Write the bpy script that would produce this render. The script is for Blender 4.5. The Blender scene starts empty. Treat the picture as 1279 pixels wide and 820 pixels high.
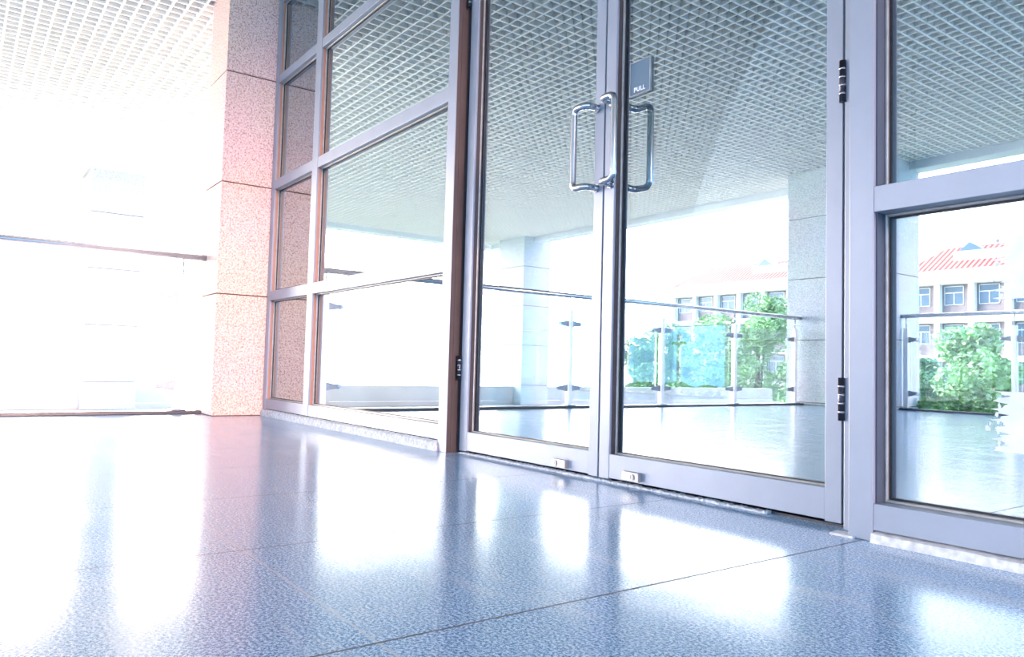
import bpy, bmesh, math, random
from mathutils import Vector, Matrix
random.seed(7)
sc = bpy.context.scene
col = sc.collection
PI = math.pi

# ------------------------------------------------------------------ helpers
class MB:
    """collects shapes, then links them as ONE mesh object"""
    def __init__(s): s.bm = bmesh.new()
    def box(s, x0, x1, y0, y1, z0, z1):
        v = [s.bm.verts.new(p) for p in ((x0,y0,z0),(x1,y0,z0),(x1,y1,z0),(x0,y1,z0),(x0,y0,z1),(x1,y0,z1),(x1,y1,z1),(x0,y1,z1))]
        for f in ((0,3,2,1),(4,5,6,7),(0,1,5,4),(1,2,6,5),(2,3,7,6),(3,0,4,7)):
            s.bm.faces.new([v[i] for i in f])
        return s
    def poly(s, pts, d):
        """prism: polygon pts extruded by vector d"""
        d = Vector(d)
        a = [s.bm.verts.new(p) for p in pts]; b = [s.bm.verts.new(Vector(p) + d) for p in pts]
        n = len(a)
        s.bm.faces.new(a[::-1]); s.bm.faces.new(b)
        for i in range(n): s.bm.faces.new((a[i], a[(i+1) % n], b[(i+1) % n], b[i]))
        return s
    def tube(s, path, r, seg=12, caps=True, radii=None):
        path = [Vector(p) for p in path]
        rings = []; ref = None
        for i, p in enumerate(path):
            t = (path[min(i+1, len(path)-1)] - path[max(i-1, 0)]).normalized()
            if ref is None:
                ref = Vector((0,0,1)) if abs(t.z) < .9 else Vector((1,0,0))
            n = (ref - t * ref.dot(t)).normalized(); ref = n
            b = t.cross(n)
            rr = radii[i] if radii else r
            rings.append([s.bm.verts.new(p + (n*math.cos(a) + b*math.sin(a)) * rr) for a in (2*PI*k/seg for k in range(seg))])
        for A, B in zip(rings, rings[1:]):
            for k in range(seg):
                f = s.bm.faces.new((A[k], A[(k+1) % seg], B[(k+1) % seg], B[k])); f.smooth = True
        if caps:
            s.bm.faces.new(rings[0][::-1]); s.bm.faces.new(rings[-1])
        return s
    def build(s, name, m, parent=None, bevel=0.0):
        bmesh.ops.recalc_face_normals(s.bm, faces=s.bm.faces[:])
        me = bpy.data.meshes.new(name); s.bm.to_mesh(me); s.bm.free()
        o = bpy.data.objects.new(name, me); col.objects.link(o)
        me.materials.append(m)
        if parent is not None: o.parent = parent
        if bevel:
            b = o.modifiers.new('bevel', 'BEVEL'); b.width = bevel; b.segments = 2; b.limit_method = 'ANGLE'
        return o

def empty(name, loc=(0,0,0), rz=0.0, parent=None):
    o = bpy.data.objects.new(name, None); col.objects.link(o)
    o.location = loc; o.rotation_euler = (0,0,rz); o.empty_display_size = .1
    if parent is not None: o.parent = parent
    return o
def tag(o, label=None, cat=None, group=None, kind=None):
    if label: o['label'] = label
    if cat: o['category'] = cat
    if group: o['group'] = group
    if kind: o['kind'] = kind
    return o
def struct(o, label=None, cat=None): return tag(o, label, cat, None, 'structure')
def copy_tree(o, parent=None):
    c = o.copy(); col.objects.link(c); c.parent = parent
    for ch in [x for x in o.children]: copy_tree(ch, c)
    return c
def arc(path, r, n=6):
    """round the inner corners of a polyline"""
    P = [Vector(p) for p in path]; out = [P[0]]
    for i in range(1, len(P)-1):
        a, b, c = P[i-1], P[i], P[i+1]
        d0 = (a-b); d1 = (c-b); rr = min(r, d0.length*.49, d1.length*.49)
        p0 = b + d0.normalized()*rr; p1 = b + d1.normalized()*rr
        for k in range(n+1):
            t = k/n; out.append(p0*(1-t)**2 + b*2*t*(1-t) + p1*t*t)
    out.append(P[-1]); return out

# ------------------------------------------------------------------ materials
def newmat(name):
    m = bpy.data.materials.new(name); m.use_nodes = True
    nt = m.node_tree; return m, nt, nt.nodes['Principled BSDF'], nt.nodes['Material Output']
def N(nt, t, **kw):
    n = nt.nodes.new(t)
    for k, v in kw.items(): setattr(n, k, v)
    return n
def simple(name, c, rough=.5, metal=0.0, var=.06, scale=20, spec=.5):
    m, nt, b, o = newmat(name)
    tc = N(nt, 'ShaderNodeTexCoord'); no = N(nt, 'ShaderNodeTexNoise'); no.inputs['Scale'].default_value = scale; no.inputs['Detail'].default_value = 4
    nt.links.new(tc.outputs['Object'], no.inputs['Vector'])
    r = N(nt, 'ShaderNodeValToRGB')
    r.color_ramp.elements[0].position = .3; r.color_ramp.elements[1].position = .7
    r.color_ramp.elements[0].color = (*[max(0, x*(1-var)) for x in c], 1); r.color_ramp.elements[1].color = (*[min(1, x*(1+var)) for x in c], 1)
    nt.links.new(no.outputs['Fac'], r.inputs['Fac']); nt.links.new(r.outputs['Color'], b.inputs['Base Color'])
    b.inputs['Roughness'].default_value = rough; b.inputs['Metallic'].default_value = metal
    b.inputs['Specular IOR Level'].default_value = spec
    return m

M = {}
M['alu'] = simple('silver_lavender_aluminium', (.30,.335,.41), .38, .25, .05, 6)
M['alu_r'] = M['alu']
M['bronze'] = simple('dark_bronze_reveal', (.085,.062,.062), .5, .1, .1, 8)
M['slate'] = simple('slate_grey_reveal', (.07,.085,.12), .5, .1, .1, 8)
M['flare_brown'] = simple('flare_lit_brown_reveal', (.46,.22,.15), .4, .1, .1, 8)  # brown reveal with the orange flare glow put into its colour
M['gasket'] = simple('black_gasket_and_shade', (.015,.015,.02), .5)  # rubber gaskets, and the painted shade strips behind the panes
M['bead'] = simple('pale_glazing_bead', (.40,.39,.38), .35, .3, .15, 30)
M['steel'] = simple('polished_steel', (.55,.56,.60), .16, 1.0, .04, 30)
M['dsteel'] = simple('dark_hinge_steel', (.06,.06,.075), .3, .8, .2, 60)
M['white'] = simple('white_paint', (.8,.8,.8), .6)
M['grid'] = simple('white_ceiling_grid', (.92,.92,.90), .45)
M['slab'] = simple('plenum_concrete', (.15,.115,.09), .9, 0, .2, 2)
M['duct'] = simple('dark_duct', (.08,.08,.08), .7)
M['duct_l'] = simple('galvanised_duct', (.42,.45,.48), .5, .3)
M['mortar'] = simple('white_mortar', (.60,.60,.62), .85, 0, .25, 60)
M['inner'] = simple('veil_inner_panel', (.12,.14,.17), .7)
M['dark'] = simple('dark_channel', (.05,.055,.07), .4, .4)
M['fascia'] = simple('pale_fascia', (.70,.74,.76), .7, 0, .08, 1.5)
M['roofing'] = simple('lower_roof_concrete', (.55,.53,.52), .85, 0, .15, 1.2)
M['ground'] = simple('campus_ground', (.20,.24,.16), .95, 0, .3, .2)
M['hand'] = simple('brushed_handrail', (.66,.68,.74), .25, .9, .05, 10)
M['sign'] = simple('slate_blue_sign', (.085,.16,.23), .45, 0, .03, 10)
M['letter'] = simple('white_letter', (.9,.9,.9), .5, 0, .01)
M['dsteel2'] = simple('clamp_steel', (.26,.28,.32), .35, .6, .1, 40)
M['satin'] = simple('satin_post_steel', (.78,.78,.80), .38, .6, .03, 10)
M['lock'] = simple('satin_lock_steel', (.40,.40,.41), .4, .7, .05, 40)
M['bark'] = simple('grey_brown_bark', (.14,.10,.07), .9, 0, .3, 8)
M['leaf'] = simple('bright_leaves', (.30,.48,.24), .55, 0, .45, 1.2)
M['leaf2'] = simple('deep_green_leaves', (.16,.32,.18), .55, 0, .45, 1.2)
M['hedge'] = simple('hedge_leaves', (.20,.38,.12), .6, 0, .5, 4)
M['bwhite'] = simple('white_render', (.85,.84,.82), .8, 0, .04, 1)
M['bwall'] = simple('pale_grey_brick', (.30,.24,.25), .85, 0, .12, 3)
M['winglass'] = simple('dark_window_glass', (.10,.16,.24), .08, 0, .2, .6)
M['winframe'] = simple('white_window_frame', (.75,.77,.8), .5)

# granite of the columns
def stone_mat(name, dark, mid, hi):
    m, nt, b, o = newmat(name)
    tc = N(nt, 'ShaderNodeTexCoord')
    n1 = N(nt, 'ShaderNodeTexNoise'); n1.inputs['Scale'].default_value = 90; n1.inputs['Detail'].default_value = 3; n1.inputs['Roughness'].default_value = .7
    n2 = N(nt, 'ShaderNodeTexNoise'); n2.inputs['Scale'].default_value = 1.3
    r = N(nt, 'ShaderNodeValToRGB'); e = r.color_ramp.elements
    e[0].position = .34; e[0].color = (*dark,1); e[1].position = .58; e[1].color = (*hi,1)
    x = e.new(.46); x.color = (*mid,1)
    nt.links.new(tc.outputs['Object'], n1.inputs['Vector']); nt.links.new(tc.outputs['Object'], n2.inputs['Vector'])
    nt.links.new(n1.outputs['Fac'], r.inputs['Fac'])
    mx = N(nt, 'ShaderNodeMix', data_type='RGBA', blend_type='MULTIPLY'); mx.inputs[0].default_value = .25
    nt.links.new(r.outputs['Color'], mx.inputs[6]); nt.links.new(n2.outputs['Color'], mx.inputs[7])
    nt.links.new(mx.outputs[2], b.inputs['Base Color']); b.inputs['Roughness'].default_value = .75
    bp = N(nt, 'ShaderNodeBump'); bp.inputs['Strength'].default_value = .25; bp.inputs['Distance'].default_value = .004
    nt.links.new(n1.outputs['Fac'], bp.inputs['Height']); nt.links.new(bp.outputs['Normal'], b.inputs['Normal'])
    return m
M['stone'] = stone_mat('pink_flamed_granite', (.46,.26,.22), (.80,.56,.49), (.95,.76,.70))
M['stone_cool_lit'] = stone_mat('cool_lit_granite', (.38,.40,.43), (.64,.68,.73), (.84,.88,.92))  # same granite as the left column, cooler light put into its colour
M['joint'] = simple('brown_stone_joint', (.16,.10,.07), .9)

# polished blue grey granite floor, 0.6 x 1.0 m slabs
def floor_mat():
    m, nt, b, o = newmat('polished_blue_granite')
    L = nt.links.new
    tc = N(nt, 'ShaderNodeTexCoord'); sep = N(nt, 'ShaderNodeSeparateXYZ'); L(tc.outputs['Object'], sep.inputs[0])
    def line(axis, off, step, w):
        a = N(nt, 'ShaderNodeMath', operation='ADD'); L(sep.outputs[axis], a.inputs[0]); a.inputs[1].default_value = off
        d = N(nt, 'ShaderNodeMath', operation='DIVIDE'); L(a.outputs[0], d.inputs[0]); d.inputs[1].default_value = step
        f = N(nt, 'ShaderNodeMath', operation='FRACT'); L(d.outputs[0], f.inputs[0])
        s = N(nt, 'ShaderNodeMath', operation='SUBTRACT'); L(f.outputs[0], s.inputs[0]); s.inputs[1].default_value = .5
        ab = N(nt, 'ShaderNodeMath', operation='ABSOLUTE'); L(s.outputs[0], ab.inputs[0])
        g = N(nt, 'ShaderNodeMath', operation='GREATER_THAN'); L(ab.outputs[0], g.inputs[0]); g.inputs[1].default_value = .5 - w/step
        return g
    l1 = line('X', .98+6.2, .62, .0026); l2 = line('Y', -.50+10., 1.0, .0022)
    mxl = l1
    n1 = N(nt, 'ShaderNodeTexNoise'); n1.inputs['Scale'].default_value = 190; n1.inputs['Detail'].default_value = 3; n1.inputs['Roughness'].default_value = .85
    L(tc.outputs['Object'], n1.inputs['Vector'])
    r = N(nt, 'ShaderNodeValToRGB'); e = r.color_ramp.elements
    e[0].position = .42; e[0].color = (.045,.12,.26,1); e[1].position = .58; e[1].color = (.56,.72,.88,1)
    x = e.new(.5); x.color = (.22,.39,.60,1)
    L(n1.outputs['Fac'], r.inputs['Fac'])
    # dusty streaks
    mp = N(nt, 'ShaderNodeMapping'); mp.inputs['Scale'].default_value = (1.2,5,1); L(tc.outputs['Object'], mp.inputs['Vector'])
    n2 = N(nt, 'ShaderNodeTexNoise'); n2.inputs['Scale'].default_value = 1.6; n2.inputs['Detail'].default_value = 6; n2.inputs['Roughness'].default_value = .65; L(mp.outputs[0], n2.inputs['Vector'])
    r2 = N(nt, 'ShaderNodeValToRGB'); r2.color_ramp.elements[0].position = .52; r2.color_ramp.elements[1].position = .74
    r2.color_ramp.elements[0].color = (0,0,0,1); r2.color_ramp.elements[1].color = (.55,.55,.55,1)
    L(n2.outputs['Fac'], r2.inputs['Fac'])
    ds = N(nt, 'ShaderNodeMix', data_type='RGBA'); L(r2.outputs['Color'], ds.inputs[0]); L(r.outputs['Color'], ds.inputs[6]); ds.inputs[7].default_value = (.58,.62,.68,1)
    m2 = N(nt, 'ShaderNodeMix', data_type='RGBA'); L(l2.outputs[0], m2.inputs[0]); L(ds.outputs[2], m2.inputs[6]); m2.inputs[7].default_value = (.40,.47,.55,1)
    mj = N(nt, 'ShaderNodeMix', data_type='RGBA'); L(mxl.outputs[0], mj.inputs[0]); L(m2.outputs[2], mj.inputs[6]); mj.inputs[7].default_value = (.02,.03,.05,1)
    L(mj.outputs[2], b.inputs['Base Color'])
    rr = N(nt, 'ShaderNodeMapRange'); rr.inputs['To Min'].default_value = .10; rr.inputs['To Max'].default_value = .23
    L(n2.outputs['Fac'], rr.inputs['Value'])
    ra = N(nt, 'ShaderNodeMath', operation='MULTIPLY_ADD'); L(mxl.outputs[0], ra.inputs[0]); ra.inputs[1].default_value = .5; L(rr.outputs[0], ra.inputs[2])
    L(ra.outputs[0], b.inputs['Roughness']); b.inputs['IOR'].default_value = 1.6
    n3 = N(nt, 'ShaderNodeTexNoise'); n3.inputs['Scale'].default_value = 5; n3.inputs['Detail'].default_value = 3; L(tc.outputs['Object'], n3.inputs['Vector'])
    bp = N(nt, 'ShaderNodeBump'); bp.inputs['Strength'].default_value = .06; bp.inputs['Distance'].default_value = .01
    L(n3.outputs['Fac'], bp.inputs['Height']); L(bp.outputs['Normal'], b.inputs['Normal'])
    return m
M['floor'] = floor_mat()

# mirror coated facade glass: strong reflection, some tinted transmission
def glass_mat(name, refl, tint, gtint, base=.5):
    m, nt, b, o = newmat(name); nt.nodes.remove(b); L = nt.links.new
    g = N(nt, 'ShaderNodeBsdfGlossy'); g.inputs['Roughness'].default_value = 0.0; g.inputs['Color'].default_value = (*gtint, 1)
    t = N(nt, 'ShaderNodeBsdfTransparent'); t.inputs['Color'].default_value = (*tint, 1)
    fr = N(nt, 'ShaderNodeFresnel'); fr.inputs['IOR'].default_value = 1.5
    a = N(nt, 'ShaderNodeMath', operation='MULTIPLY_ADD', use_clamp=True); L(fr.outputs[0], a.inputs[0]); a.inputs[1].default_value = refl; a.inputs[2].default_value = base
    mx = N(nt, 'ShaderNodeMixShader'); L(a.outputs[0], mx.inputs[0]); L(t.outputs[0], mx.inputs[1]); L(g.outputs[0], mx.inputs[2])
    L(mx.outputs[0], o.inputs['Surface'])
    return m
M['glass'] = glass_mat('mirror_coated_glass', .5, (.93,.96,.98), (.82,.955,1.0), .43)
M['rglass'] = glass_mat('clear_railing_glass', .45, (.97,.99,.99), (1,1,1), .0)
def film_mat():
    m, nt, b, o = newmat('peeled_white_film'); L = nt.links.new
    b.inputs['Base Color'].default_value = (.92,.94,.97,1); b.inputs['Roughness'].default_value = .4
    t = N(nt, 'ShaderNodeBsdfTransparent'); mx = N(nt, 'ShaderNodeMixShader')
    tc = N(nt, 'ShaderNodeTexCoord'); no = N(nt, 'ShaderNodeTexNoise'); no.inputs['Scale'].default_value = 14; L(tc.outputs['Object'], no.inputs['Vector'])
    mr = N(nt, 'ShaderNodeMapRange'); mr.inputs['To Min'].default_value = .35; mr.inputs['To Max'].default_value = .95; L(no.outputs['Fac'], mr.inputs['Value'])
    L(mr.outputs[0], mx.inputs[0]); L(t.outputs[0], mx.inputs[1]); L(b.outputs[0], mx.inputs[2]); L(mx.outputs[0], o.inputs['Surface'])
    return m
M['film'] = film_mat()
def tile_mat():
    m, nt, b, o = newmat('red_roof_tiles'); L = nt.links.new
    tc = N(nt, 'ShaderNodeTexCoord'); w = N(nt, 'ShaderNodeTexWave'); w.bands_direction = 'X'; w.inputs['Scale'].default_value = .85
    L(tc.outputs['Object'], w.inputs['Vector'])
    r = N(nt, 'ShaderNodeValToRGB'); r.color_ramp.elements[0].color = (.30,.03,.025,1); r.color_ramp.elements[1].color = (.60,.24,.20,1)
    r.color_ramp.elements[0].position = .3; r.color_ramp.elements[1].position = .6
    L(w.outputs['Color'], r.inputs['Fac']); L(r.outputs['Color'], b.inputs['Base Color']); b.inputs['Roughness'].default_value = .8
    return m
M['tile'] = tile_mat()

# ------------------------------------------------------------------ camera
CH = .39
cam = bpy.data.cameras.new('camera'); co = bpy.data.objects.new('camera', cam); col.objects.link(co)
yaw, pit, rol, f = math.radians(36.23), math.radians(2.912), math.radians(1.486), 949.4
F0 = Vector((-math.cos(yaw), math.sin(yaw), 0)); R0 = Vector((math.sin(yaw), math.cos(yaw), 0)); U0 = Vector((0,0,1))
F = F0*math.cos(pit) + U0*math.sin(pit); U = -F0*math.sin(pit) + U0*math.cos(pit)
cx = R0*math.cos(rol) + U*math.sin(rol); cy = -R0*math.sin(rol) + U*math.cos(rol)
mw = Matrix.Identity(4)
for i in range(3): mw[i][0] = cx[i]; mw[i][1] = cy[i]; mw[i][2] = -F[i]
mw.translation = (0,0,CH); co.matrix_world = mw
cam.sensor_width = 36; cam.lens = f/1279*36; cam.clip_start = .02; cam.clip_end = 600
sc.camera = co

# ------------------------------------------------------------------ world
W = bpy.data.worlds.new('sky'); sc.world = W; W.use_nodes = True
nt = W.node_tree; L = nt.links.new; bg = nt.nodes['Background']
tc = N(nt, 'ShaderNodeTexCoord'); sp = N(nt, 'ShaderNodeSeparateXYZ'); L(tc.outputs['Generated'], sp.inputs[0])
mr = N(nt, 'ShaderNodeMapRange'); mr.interpolation_type = 'SMOOTHSTEP'
mr.inputs['From Min'].default_value = .35; mr.inputs['From Max'].default_value = -.95
L(sp.outputs['X'], mr.inputs['Value'])
mx = N(nt, 'ShaderNodeMix', data_type='RGBA'); L(mr.outputs[0], mx.inputs[0])
mx.inputs[6].default_value = (.36,.63,1.0,1); mx.inputs[7].default_value = (1.0,.83,.74,1)
L(mx.outputs[2], bg.inputs['Color'])
st = N(nt, 'ShaderNodeMapRange'); st.inputs['From Min'].default_value = 0; st.inputs['From Max'].default_value = 1
st.inputs['To Min'].default_value = 3.9; st.inputs['To Max'].default_value = 30.0
ms = N(nt, 'ShaderNodeMapRange'); ms.interpolation_type = 'SMOOTHSTEP'; ms.inputs['From Min'].default_value = -.18; ms.inputs['From Max'].default_value = -.98
L(sp.outputs['X'], ms.inputs['Value']); L(ms.outputs[0], st.inputs['Value']); L(st.outputs[0], bg.inputs['Strength'])
# low hazy evening sun shining along the terrace onto the column
sd = bpy.data.lights.new('sun', 'SUN'); sd.energy = 3.6; sd.angle = .16; sd.color = (1,.60,.47)
so = bpy.data.objects.new('sun', sd); col.objects.link(so)
so.rotation_euler = Vector((-1,.06,-.10)).to_track_quat('-Z', 'Y').to_euler()

# ------------------------------------------------------------------ setting
YW = 1.80          # face of the glazing
XR = -5.78         # side railing
CZ = 3.05          # underside of the open ceiling
YB = -5.55         # far railing
XE, YE = -13.6, -5.75
o = MB().box(-5.86, 5, -5.62, 1.99, -.25, 0).build('floor', M['floor']); struct(o)
o = MB().box(XE+.4, -5.88, -14, 6, -.60, -.36).build('terrace_roof', M['roofing']); struct(o)
o = MB().box(-12.6, -12.35, -14, 6, -.40, 0.0).build('wall_parapet', M['roofing']); struct(o)
o = MB().box(-160, 60, -160, 60, -9.2, -9.0).build('ground', M['ground']); struct(o)

# open cell ceiling
g = MB()
y = -5.70
while y < 3.3:
    x1 = 5 if y < 1.95 else -5.9
    g.box(XE, x1, y-.007, y+.007, CZ, CZ+.045); y += .1
x = XE
while x < 5:
    g.box(x-.007, x+.007, YE, 1.95 if x > -5.9 else 3.3, CZ+.001, CZ+.044); x += .1
struct(g.build('ceiling', M['grid']))
struct(MB().box(XE, 5, YE, 3.3, CZ+.62, CZ+.8).build('roof_slab', M['slab']))
g = MB().box(XE-.25, 5, YE-.25, YE, 2.95, CZ+.8)
g.box(XE-.25, XE, YE, 3.3, 2.95, CZ+.8)
struct(g.build('roof_fascia', M['fascia'], bevel=.01))

# things above the grid
def beam(x0, x1, y0, y1, z0=CZ+.22): return struct(MB().box(x0, x1, y0, y1, z0, CZ+.62).build('ceiling_beam', M['slab'], bevel=.01))
beam(-13.5, 5, -1.75, -1.45); beam(-13.5, 5, -4.2, -3.95); beam(-9.2, -8.9, -5.7, 3.2); beam(-2.7, -2.45, -5.7, 1.9)
def vent(x, y, lab, n=6, w=.5, h=.5):
    t = empty('air_vent', (x, y, CZ+.16)); tag(t, lab, 'air vent')
    b = MB()
    b.box(-w/2-.03, w/2+.03, -h/2-.03, -h/2, 0, .04); b.box(-w/2-.03, w/2+.03, h/2, h/2+.03, 0, .04)
    b.box(-w/2-.03, -w/2, -h/2, h/2, 0, .04); b.box(w/2, w/2+.03, -h/2, h/2, 0, .04)
    b.build('vent_frame', M['duct_l'], t)
    s = MB()
    for k in range(n): s.box(-w/2, w/2, -h/2 + h*(k+.3)/n, -h/2 + h*(k+.6)/n, .005, .03)
    s.build('louvre', M['duct'], t)
    MB().box(-w/2, w/2, -h/2, h/2, .04, .46).build('duct_box', M['duct_l'], t)
    return t
vent(-4.6, .9, 'louvred air vent above the open grid ceiling, reflected in the wide left pane')
vent(-4.0, .2, 'louvred air vent above the open grid ceiling, reflected high in the left door')
vent(-2.9, -1.0, 'louvred air vent above the open grid ceiling, reflected high in the right door')
def duct(p0, p1, r, lab, m='duct'):
    o = MB().tube([p0, p1], r, 16).build('ceiling_duct', M[m]); tag(o, lab, 'duct'); return o
duct((-9, -.35, CZ+.24), (4.5, -.35, CZ+.24), .09, 'dark round duct running above the grid ceiling nearest the glass doors')
duct((-9, -2.6, CZ+.26), (4.5, -2.6, CZ+.26), .12, 'thicker dark duct above the middle of the grid ceiling')
duct((-6.4, 1.6, CZ+.3), (-6.4, -5.6, CZ+.3), .10, 'galvanised duct crossing above the grid ceiling over the side railing', 'duct_l')

# ------------------------------------------------------------------ granite columns
def column(x0, x1, y0, y1, lab, z0=0.0, z1=CZ+.1, joints=(.035,.84,1.64,2.44), mat='stone_cool_lit'):
    t = empty('stone_column', ((x0+x1)/2, (y0+y1)/2, z0)); tag(t, lab, 'column', 'granite clad columns')
    hx, hy = (x1-x0)/2, (y1-y0)/2
    zs = [0] + [j - z0 for j in joints if j > z0] + [z1-z0]
    for a, b in zip(zs, zs[1:]):
        if b-a < .02: continue
        MB().box(-hx, hx, -hy, hy, a+.004, b-.004).build('stone_block', M[mat], t, bevel=.003)
    MB().box(-hx+.008, hx-.008, -hy+.008, hy-.008, 0, z1-z0).build('core', M['joint'], t)
    return t
column(-5.90, -5.46, 1.45, 1.985, 'pink speckled granite column at the left end of the glass wall', joints=(.85,1.64,2.43), mat='stone')
column(-5.98, -4.62, -6.0, -5.14, 'wide cool-tinted granite column at the terrace corner, reflected in the right door', z0=-.0)
column(-12.95, -12.1, 1.45, 2.15, 'overexposed distant column beyond the railing, far left', z0=-.36)
column(-12.95, -12.1, -6.2, -5.5, 'distant granite column at the roof corner, reflected in the left door', z0=-.36)

# ------------------------------------------------------------------ glazed wall
YI = 1.975
struct(MB().box(-5.46, 5, YI+.01, YI+.06, 0, CZ+.6).build('veil_panel', M['inner']))  # panel added behind the panes for the veil seen through them

def rect_window(name, x0, x1, bays, trans, yf, yg, ztop, zsill, lin='bronze'):
    """bays: list of (glass x0, glass x1); trans: list of (z0,z1)"""
    root = empty(name, (x0, yf, 0)); struct(root)
    ox = lambda b: b
    lx = lambda x: x - x0
    ly = lambda y: y - yf
    edges = [x0] + [v for b in bays for v in b] + [x1]
    for i in range(0, len(edges), 2):
        MB().box(lx(edges[i]), lx(edges[i+1]), 0, ly(YI), zsill[0] if 0 < i < len(edges)-2 else 0.0, ztop).build('mullion', M['alu'], root, bevel=.0015)
    for a, b in bays:
        rows = [zsill] + list(trans) + [(ztop-.05, ztop)]
        for z0, z1 in rows:
            n = 'sill_rail' if (z0, z1) == zsill else 'transom'
            MB().box(lx(a), lx(b), .002, ly(YI), z0, z1).build(n, M['alu'], root, bevel=.0015)
        for (p0, p1), (q0, q1) in zip(rows, rows[1:]):
            # reveal linings, beads and gasket round the pane, one part
            d = .004
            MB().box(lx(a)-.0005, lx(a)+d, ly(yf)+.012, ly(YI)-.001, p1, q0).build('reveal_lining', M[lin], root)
            MB().box(lx(a)-.0005, lx(a)+d+.001, ly(yg)+.008, ly(YI)-.001, p1, q0).build('inner_shade_strip', M['gasket'], root)  # black strip painting the shade on the mullion's unlit inner side
            w = .007; yb = ly(yg) - .012
            fr = MB()
            fr.box(lx(a)+d, lx(a)+d+w, yb, yb+.011, p1, q0); fr.box(lx(b)-w, lx(b), yb, yb+.011, p1, q0)
            fr.box(lx(a)+d+w, lx(b)-w, yb, yb+.011, p1, p1+w); fr.box(lx(a)+d+w, lx(b)-w, yb, yb+.011, q0-w, q0)
            fr.build('glazing_bead', M['bead'], root, bevel=.002)
            gk = MB(); w2 = .012; y0 = ly(yg)-.003
            gk.box(lx(a)+d, lx(a)+w2+d, y0, y0+.002, p1, q0); gk.box(lx(b)-w2, lx(b), y0, y0+.002, p1, q0)
            gk.box(lx(a)+w2+d, lx(b)-w2, y0, y0+.002, p1, p1+w2); gk.box(lx(a)+w2+d, lx(b)-w2, y0, y0+.002, q0-w2, q0)
            gk.build('gasket', M['gasket'], root)
            MB().box(lx(a)+.001, lx(b)-.001, ly(yg), ly(yg)+.006, p1-.002, q0+.002).build('glass_pane', M['glass'], root)
    return root

TR = ((.82,.888),(1.622,1.69),(2.40,2.46))
win_left = rect_window('window_1', -5.455, -2.937, [(-5.39,-4.682),(-4.592,-3.008)], TR, YW, 1.838, CZ, (.052,.122), 'flare_brown')
win_right = rect_window('window_2', -1.018, 1.6, [(-.957,.35),(.42,1.54)], ((.787,.85),(1.60,1.665),(2.40,2.46)), 1.775, 1.832, CZ, (.027,.089), 'slate')
pc = MB(); 
for k in range(4): pc.box(.001, .005 if k % 2 else .003, .003+k*.018, .021+k*.018, 0, 2.46)
pc.build('grooved_side', M['bronze'], win_left)
bpy.data.objects['grooved_side'].location.x = 2.518
# door frame: jambs and head
j = MB()
j.box(-2.937, -2.909, 1.872, YI, 0, 2.46).build('trim_1', M['bronze'], None, bevel=.002)
bpy.data.objects['trim_1']['kind'] = 'structure'
struct(MB().box(-1.072, -1.018, 1.846, YI, 0, 2.46).build('trim_2', M['alu'], None, bevel=.002))
struct(MB().box(-2.937, -1.018, 1.84, YI, 2.34, 2.46).build('trim_3', M['alu'], None, bevel=.002))
fan = empty('window_3', (-2.937, 1.84, 2.46)); struct(fan)
MB().box(0, 1.919, 0, YI-1.84, CZ-.05-2.46, CZ-2.46).build('top_rail', M['alu'], fan, bevel=.002)
MB().box(.95, 1.0, 0, YI-1.84, 0, CZ-.05-2.46).build('mullion', M['alu'], fan, bevel=.002)
MB().box(0.001, .95, .04, .046, 0, CZ-.05-2.46).build('glass_pane', M['glass'], fan)
MB().box(1.0, 1.918, .04, .046, 0, CZ-.05-2.46).build('glass_pane', M['glass'], fan)

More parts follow.
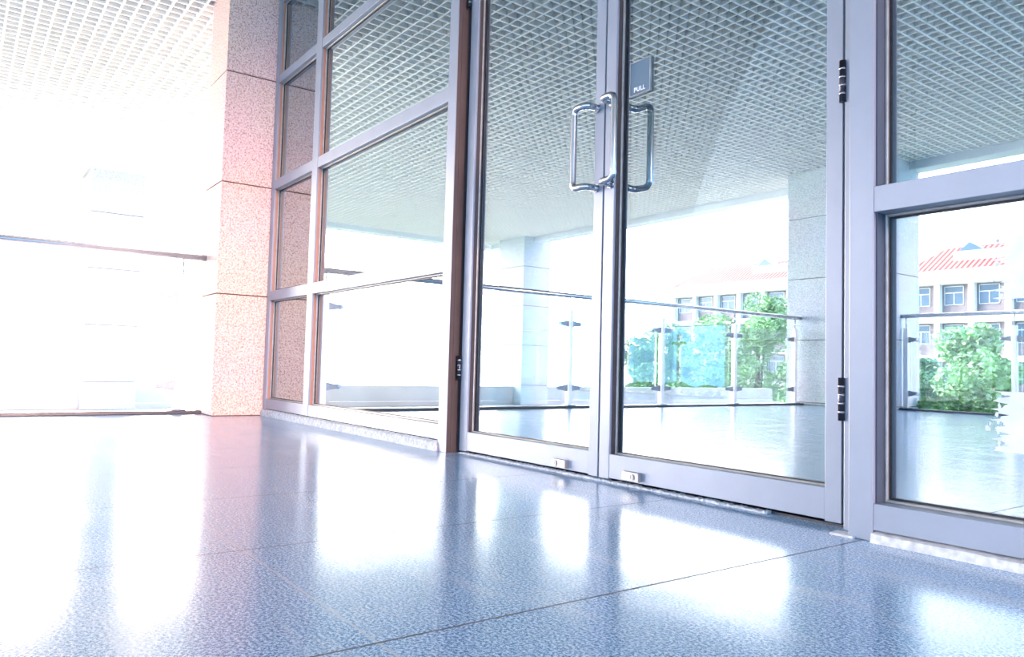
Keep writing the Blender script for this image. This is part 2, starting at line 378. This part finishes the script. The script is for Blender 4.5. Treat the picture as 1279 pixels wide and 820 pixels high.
# ------------------------------------------------------------------ the two door leaves
YD, YG = 1.85, 1.884
def door(name, hx, sgn, w, rot=0.0):
    """local frame: hinge edge at x=0, leaf runs in sgn*x, face at y=0"""
    root = empty(name, (hx, YD, 0), rot); struct(root)
    T = .10; zt = 2.335
    sx = lambda a, b: (min(a*sgn, b*sgn), max(a*sgn, b*sgn))
    hs, ms = (.058, .048) if sgn > 0 else (.046, .05)
    MB().box(*sx(0, hs), 0, T, .012, zt).build('stile', M['alu'], root, bevel=.0015)
    MB().box(*sx(w-ms, w), 0, T, .012, zt).build('stile', M['alu'], root, bevel=.0015)
    MB().box(*sx(hs+.0006, w-ms-.0006), .0012, T, .016, .098).build('bottom_rail', M['alu'], root, bevel=.001)
    MB().box(*sx(hs+.0006, w-ms-.0006), .0012, T, 2.24, zt).build('top_rail', M['alu'], root, bevel=.001)
    a, b = sx(hs, w-ms); gy = YG-YD; p1, q0 = .098, 2.24
    MB().box(a-.0004, a+.004, .010, T-.001, p1, q0).build('reveal_lining', M['bronze'], root)
    MB().box(a-.0004, a+.005, gy+.008, YI-YD-.006, p1, q0).build('inner_shade_strip', M['gasket'], root)  # shade on the stile side behind the glass, painted as a black strip
    fr = MB(); ww = .007; yb = gy-.011
    fr.box(a+.004, a+.011, yb, yb+.010, p1, q0); fr.box(b-ww, b, yb, yb+.010, p1, q0)
    fr.box(a+.011, b-ww, yb, yb+.010, p1, p1+.005); fr.box(a+.011, b-ww, yb, yb+.010, q0-ww, q0)
    fr.build('glazing_bead', M['bead'], root, bevel=.002)
    gk = MB(); y0 = gy-.003
    gk.box(a+.004, a+.02, y0, y0+.002, p1, q0); gk.box(b-.010, b, y0, y0+.002, p1, q0)
    gk.box(a+.02, b-.010, y0, y0+.002, p1, p1+.008); gk.box(a+.02, b-.010, y0, y0+.002, q0-.01, q0)
    gk.build('gasket', M['gasket'], root)
    MB().box(a+.001, b-.001, gy, gy+.006, p1-.002, q0+.002).build('glass_pane', M['glass'], root)
    # pull handle on the meeting stile
    hm = (w-.034)*sgn; off = -.068*sgn; so_ = -.056
    z0, z1 = 1.047, 1.343
    path = arc([(hm,0,z1),(hm,so_,z1),(hm+off,so_,z1),(hm+off,so_,z0),(hm,so_,z0),(hm,0,z0)], .026, 7)
    h = MB().tube(path, .0122, 16).build('pull_handle', M['steel'], root); h['label'] = 'polished tubular pull handle'
    for z in (z0, z1):
        MB().tube([(hm,-.004,z),(hm,.0005,z)], .0165, 20).build('mounting_rose', M['steel'], h)
    # floor lock
    lx = (w-.150)*sgn if sgn > 0 else (w-.105)*sgn - .062
    lx = .672 if sgn > 0 else -.775
    lb = MB().box(lx, lx+.075, -.018, .002, .022, .052).build('lock_box', M['lock'], root, bevel=.002)
    kx = lx + (.022 if sgn > 0 else .048)
    cyl = MB().tube([(kx,-.0215,.037),(kx,-.0175,.037)], .0105, 24).build('key_cylinder', M['dsteel2'], lb)
    MB().tube([(kx,-.0228,.037),(kx,-.021,.037)], .0075, 24).build('key_core', M['lock'], lb)
    MB().box(kx-.0016, kx+.0016, -.0234, -.0222, .031, .043).build('keyway', M['gasket'], lb)
    # hinges
    for zc in ((.33, 2.06) if sgn > 0 else (.33, 1.16, 2.06)):
        if sgn < 0: zh = zc
        else: zh = zc + (.052 if zc < 1 else .04)
        hl = .11
        hx_ = -.004*sgn
        hi = MB().tube([(hx_,-.008,zh-hl/2),(hx_,-.008,zh+hl/2)], .0085, 16).build('hinge', M['dsteel'], root)
        for k in range(4):
            zz = zh - hl/2 + hl*(k+1)/5
            MB().tube([(hx_,-.008,zz-.0025),(hx_,-.008,zz+.0025)], .0095, 16).build('hinge_ring', M['steel'], hi)
    return root
door_l = door('door_1', -2.904, 1, .905, .005)
door_r = door('door_2', -1.080, -1, .907, 0)

# threshold with crumbling white mortar
def crumbs(name, x0, x1, y0, y1, h, n, a=.0015, lo=.92):
    b = MB(); bm = b.bm; rows = []
    for i in range(n+1):
        x = x0 + (x1-x0)*i/n
        dy = random.uniform(-a,a); hh = h*random.uniform(lo,1.0)
        rows.append([bm.verts.new(p) for p in ((x, y0+dy, 0.0),(x, y0+dy+.003, hh*.8),(x, y1, hh),(x, y1, 0))])
    for A, B in zip(rows, rows[1:]):
        for k in range(4): bm.faces.new((A[k], B[k], B[(k+1) % 4], A[(k+1) % 4]))
    bm.faces.new(rows[0]); bm.faces.new(rows[-1])
    return b
struct(MB().box(-2.905, -1.075, YD+.02, YI, 0, .006).build('trim_4', M['dark']))
struct(crumbs('x', -2.905, -1.30, YD-.003, YD+.02, .010, 260, .003, .4).build('trim_5', M['mortar']))
struct(crumbs('x', -5.455, -3.01, 1.787, 1.81, .050, 160).build('baseboard_left', M['mortar']))
struct(crumbs('x', -.955, 1.6, 1.760, 1.80, .026, 60).build('baseboard_right', M['mortar']))
struct(crumbs('x', -1.06, -1.0, 1.762, 1.80, .006, 16).build('trim_6', M['mortar']))

# door sign
sg = empty('door_sign', (-1.845, YG-.004, 1.41)); tag(sg, 'small slate blue plate reading PULL on the right door glass', 'sign')
MB().box(-.046, .046, -.003, .003, -.058, .058).build('sign_plate', M['sign'], sg)
b = MB(); w = .0035
b.box(-.049,-.046,-.005,.003,-.061,.061); b.box(.046,.049,-.005,.003,-.061,.061); b.box(-.046,.046,-.005,.003,.058,.061); b.box(-.046,.046,-.005,.003,-.061,-.058)
b.build('sign_rim', M['bead'], sg)
cu = bpy.data.curves.new('lettering', 'FONT'); cu.body = 'PULL'; cu.size = .022; cu.align_x = 'CENTER'; cu.extrude = .0006; cu.offset = .0007; cu.space_character = 1.15
tmp = bpy.data.objects.new('tmp', cu); col.objects.link(tmp)
bpy.context.view_layer.update()
me = bpy.data.meshes.new_from_object(tmp.evaluated_get(bpy.context.evaluated_depsgraph_get())); bpy.data.objects.remove(tmp)
lt = bpy.data.objects.new('lettering', me); col.objects.link(lt); me.materials.clear(); me.materials.append(M['letter'])
lt.parent = sg; lt.location = (-.002, -.0040, -.048); lt.rotation_euler = (PI/2, 0, 0); lt['label'] = 'white capital letters PULL'

# ------------------------------------------------------------------ railings
def post(parent, p, ax, both=(1,1)):
    """p: foot, ax: 0 rail runs in x, 1 in y"""
    o = empty('post', p, 0 if ax == 0 else PI/2, parent)
    return o
def railing(name, lab, ax, fixed, posts, ext, sides):
    """ax: axis the railing runs along"""
    root = empty(name, (fixed if ax == 1 else ext[0], ext[0] if ax == 1 else fixed, 0), PI/2 if ax == 1 else 0)
    tag(root, lab, 'railing')
    # local: runs along +x (local). rotation by 90deg maps local x to world y, local y to world -x
    Ln = ext[1]-ext[0]
    MB().tube([(0,0,1.125),(Ln,0,1.125)], .024, 16).build('handrail', M['hand'], root)
    MB().box(0, Ln, -.06, .06, 0, .022).build('base_channel', M['dark'], root, bevel=.003)
    ps = [q-ext[0] for q in posts]
    for q, sd in zip(ps, sides):
        po = MB().box(q-.028, q+.028, -.02, .02, .03, .98)
        pr = po.build('post', M['satin'], root, bevel=.004)
        MB().tube([(q,0,.975),(q,0,1.105)], .007, 10).build('support_rod', M['steel'], pr)
        MB().box(q-.05, q+.05, -.05, .05, .022, .034).build('foot_plate', M['steel'], pr, bevel=.003)
        for z in (.20, .84):
            for s in sd:
                pts = [(q+s*.018,-.008,z-.038),(q+s*.10,-.008,z-.020),(q+s*.14,-.008,z-.022),(q+s*.158,-.008,z),(q+s*.14,-.008,z+.022),(q+s*.10,-.008,z+.020),(q+s*.018,-.008,z+.038)]
                MB().poly(pts, (0,.014,0)).build('clamp', M['dsteel2'], pr, bevel=.002)
                MB().tube([(q+s*.136,-.014,z),(q+s*.136,.012,z)], .009, 14).build('clamp_bolt', M['steel'], pr)
    for a, b in zip([None]+ps, ps+[None]):
        x0 = (a+.075) if a is not None else (0.02 if ps[0] > .3 else None)
        x1 = (b-.075) if b is not None else (Ln-.02 if Ln-ps[-1] > .3 else None)
        if x0 is None or x1 is None or x1-x0 < .1: continue
        MB().box(x0, x1, .012, .022, .075, .955).build('glass_panel', M['rglass'], root)
    return root
railing('glass_railing', 'glass and steel railing along the terrace side, ending at the pink column', 1, XR,
        [-5.02,-3.78,-2.52,-1.24,.04,1.30], (-5.14,1.45), [(1,)]+[(-1,1)]*4+[(-1,)])
railing('glass_railing', 'glass and steel railing past the corner column, reflected in the right window', 0, YB,
        [-4.56,-3.40,-2.24,-1.08,.08,1.24], (-4.62,2.4), [(1,)]+[(-1,1)]*5)

# ------------------------------------------------------------------ planting
def leaves(b, n, blobs, size):
    bm = b.bm
    for i in range(n):
        c, r = random.choice(blobs)
        d = Vector((random.gauss(0,1), random.gauss(0,1), random.gauss(0,1))).normalized() * (r*random.uniform(.55,1.0)**.5)
        p = Vector(c) + Vector((d.x, d.y, d.z*.85))
        u = Vector((random.gauss(0,1), random.gauss(0,1), random.gauss(0,.6))).normalized()
        v = u.cross(Vector((random.gauss(0,1), random.gauss(0,1), random.gauss(0,1)))).normalized()
        s = size*random.uniform(.6,1.3)
        bm.faces.new([bm.verts.new(q) for q in (p-u*s, p+v*s*.45, p+u*s, p-v*s*.45)])
def tree(x, y, top, r, lab, mat, n=15000, name='leafy_tree'):
    t = empty(name, (x, y, -9.0)); tag(t, lab, 'tree', 'trees behind the terrace')
    zt = top + 9.0
    blobs = []
    for k in range(34):
        a = random.uniform(0, 2*PI); q = random.uniform(0,1)**.6; hz = random.uniform(0,1)
        rad = r*(.95 - .55*hz*hz)
        blobs.append(((math.cos(a)*q*rad, math.sin(a)*q*rad, zt - .45 - (1-hz)*r*2.6), r*random.uniform(.22,.36)))
    blobs.append(((0,0,zt-.5), r*.3))
    b = MB(); leaves(b, n, blobs, .085); b.build('foliage', M[mat], t)
    tr = MB().tube([(0,0,0),(.1,0,zt*.3),(0,.1,zt*.6),(0,0,zt-1.0)], .2, 10, radii=[.26,.2,.14,.05])
    for k in range(7):
        c, rr = random.choice(blobs); tr.tube([(0,.05,zt*.55), Vector((c[0]*.5,c[1]*.5,(c[2]+zt*.55)/2+.2)), c], .05, 6, radii=[.08,.05,.02])
    tr.build('trunk', M['bark'], t)
    return t
TY = -18.3
for x, y, top, r, lab, mat in (
    (-21.7, TY, 1.75, 1.9, 'low pale green tree behind the terrace, leftmost in the right door reflection', 'leaf'),
    (-23.9, TY-4.6, 2.6, 2.1, 'round leafy tree of the back row, second from the left in the right door reflection', 'leaf'),
    (-17.5, TY, 2.5, 1.95, 'broad leafy tree behind the middle railing post in the right door reflection', 'leaf'),
    (-19.2, TY-4.6, 3.7, 2.2, 'tallest leafy tree, beside the wide corner column in the right door reflection', 'leaf'),
    (-13.3, TY, 2.6, 1.9, 'leafy tree mostly hidden behind the wide corner column', 'leaf'),
    (-12.4, TY-4.4, 1.2, 1.6, 'low dark green tree at the left edge of the right window reflection', 'leaf2'),
    (-8.9, TY, 1.95, 1.7, 'leafy tree in front of the building in the right window reflection', 'leaf'),
    (-6.9, TY-4.4, 1.6, 1.7, 'leafy tree at the right edge of the right window reflection', 'leaf')):
    tree(x, y, top, r, lab, mat)
h = MB(); leaves(h, 12000, [((x*.18-4.5, -5.98 + random.uniform(-.08,.08), .07+random.uniform(-.03,.03)), .13) for x in range(45)], .028)
tag(h.build('hedge', M['hedge']), 'clipped low green hedge along the foot of the far railing', 'hedge', kind='stuff')
struct(MB().box(-4.62, 4, -6.2, -5.72, -.5, -.1).build('wall_planter', M['roofing']))

# ------------------------------------------------------------------ campus buildings
def building(x0, x1, y, eave, lab, pitch, n, ww, dormer):
    """front at y facing +y"""
    D = 11
    t = empty('campus_building', (x0, y, -9.0)); tag(t, lab, 'building')
    E_ = eave+9.0; Wd = x1-x0
    MB().box(0, Wd, -D, -.45, 0, E_-.9).build('wall', M['bwall'], t)
    MB().box(-.35, Wd+.35, -D-.3, .35, E_-1.0, E_).build('cornice', M['bwhite'], t, bevel=.03)
    st_ = 2.75; k = 0; z = E_-1.0
    while z - st_ > 0:
        z -= st_; k += 1
        MB().box(-.1, Wd+.1, -.5, .1, z, z+.42).build('floor_band', M['bwhite'], t)
    for i in range(n+1):
        px = Wd*i/n
        MB().box(px-.2, px+.2, -.5, 0, 0, E_-1.0).build('pilaster', M['bwhite'], t)
    for row in range(3):
        zt = E_-1.0 - row*st_ - .12
        for i in range(n):
            cxw = Wd*(i+.5)/n - .15
            f_ = MB(); a, b2, zb = cxw-ww/2, cxw+ww/2, zt-1.35
            for bx in ((a,a+.04,zb,zt),(b2-.04,b2,zb,zt),(a,b2,zb,zb+.04),(a,b2,zt-.04,zt),(a,b2,zt-.5,zt-.44),(cxw-.03,cxw+.03,zb,zt-.5)):
                f_.box(bx[0], bx[1], -.46, -.40, bx[2], bx[3])
            fo = f_.build('window', M['winframe'], t)
            MB().box(a+.02, b2-.02, -.449, -.43, zb+.02, zt-.02).build('pane', M['winglass'], fo)
    rz = 1.75; in_ = 1.6
    a = [(-.3,.3,E_),(Wd+.3,.3,E_),(Wd+.3,-D-.3,E_),(-.3,-D-.3,E_)]
    r0, r1 = (in_,-3.2,E_+rz+.35), (Wd-in_,-3.2,E_+rz+.35)
    rm = MB(); bm = rm.bm; v = [bm.verts.new(p) for p in a]; q0 = bm.verts.new(r0); q1 = bm.verts.new(r1)
    for f_ in ((v[0],v[1],q1,q0),(v[1],v[2],q1),(v[2],v[3],q0,q1),(v[3],v[0],q0),(v[3],v[2],v[1],v[0])): bm.faces.new(f_)
    rm.build('roof', M['tile'], t)
    if dormer:
        d0, d1 = dormer
        MB().box(d0, d1, -3.2, -1.0, E_+.3, E_+1.45).build('roof_box', M['bwhite'], t)
        MB().poly([(d0+.2,-1.2,E_+1.45),(d0+2.0,-1.2,E_+1.45),(d0+1.0,-1.2,E_+2.1)], (0,-1.6,0)).build('roof_gable', M['winglass'], t)
    return t
BY = -53.3
building(-51.0, -30.5, BY, 8.6, 'long white building with red tiled roof, reflected in the right door', 0, 8, 1.5, (8.5, 15))
building(-28.3, -14.5, BY, 8.1, 'nearer looking white building with red tiled roof, reflected in the right window', 0, 6, 1.3, (3.0, 8.6))

# peeled film on the right window glass
def film(name, x0, x1, z0, z1, lab, seed, teeth=44):
    random.seed(seed); b = MB(); pts = [(x1, z0), (x1, z1)]
    pts += [(x0 + random.uniform(-.004,.006) + .012*math.sin(k*.9+seed) + .008*math.sin(k*2.3), z1 - (z1-z0)*k/teeth) for k in range(teeth+1)]
    yy = 1.8312
    b.poly([(x, yy-.0008, z) for x, z in pts], (0,.0006,0))
    for k in range(14):
        cx_, cz_ = x0 - abs(random.gauss(0,.012)), random.uniform(z0, z1); r = random.uniform(.001,.004)
        b.poly([(cx_+math.cos(a)*r*random.uniform(.6,1.3), yy-.0008, cz_+math.sin(a)*r*1.8) for a in (0,1.2,2.4,3.6,4.9)], (0,.0006,0))
    o = b.build(name, M['film']); tag(o, lab, 'window film'); return o
film('film_remnant', -.70, -.30, .565, .70, 'ragged white film remnant on the right window, upper one at its right edge', 3)
film('film_remnant', -.705, -.30, .235, .365, 'ragged white film remnant low on the right window over the reflected floor', 5)

# ------------------------------------------------------------------ render look
sc.view_settings.view_transform = 'Standard'; sc.view_settings.look = 'None'
sc.view_settings.gamma = 1; sc.view_settings.use_curve_mapping = False
sc.view_settings.exposure = 0.36
sc.cycles.max_bounces = 12; sc.cycles.diffuse_bounces = 5; sc.cycles.glossy_bounces = 6; sc.cycles.transparent_max_bounces = 16
sc.cycles.sample_clamp_indirect = 12
sc.cycles.use_denoising = True
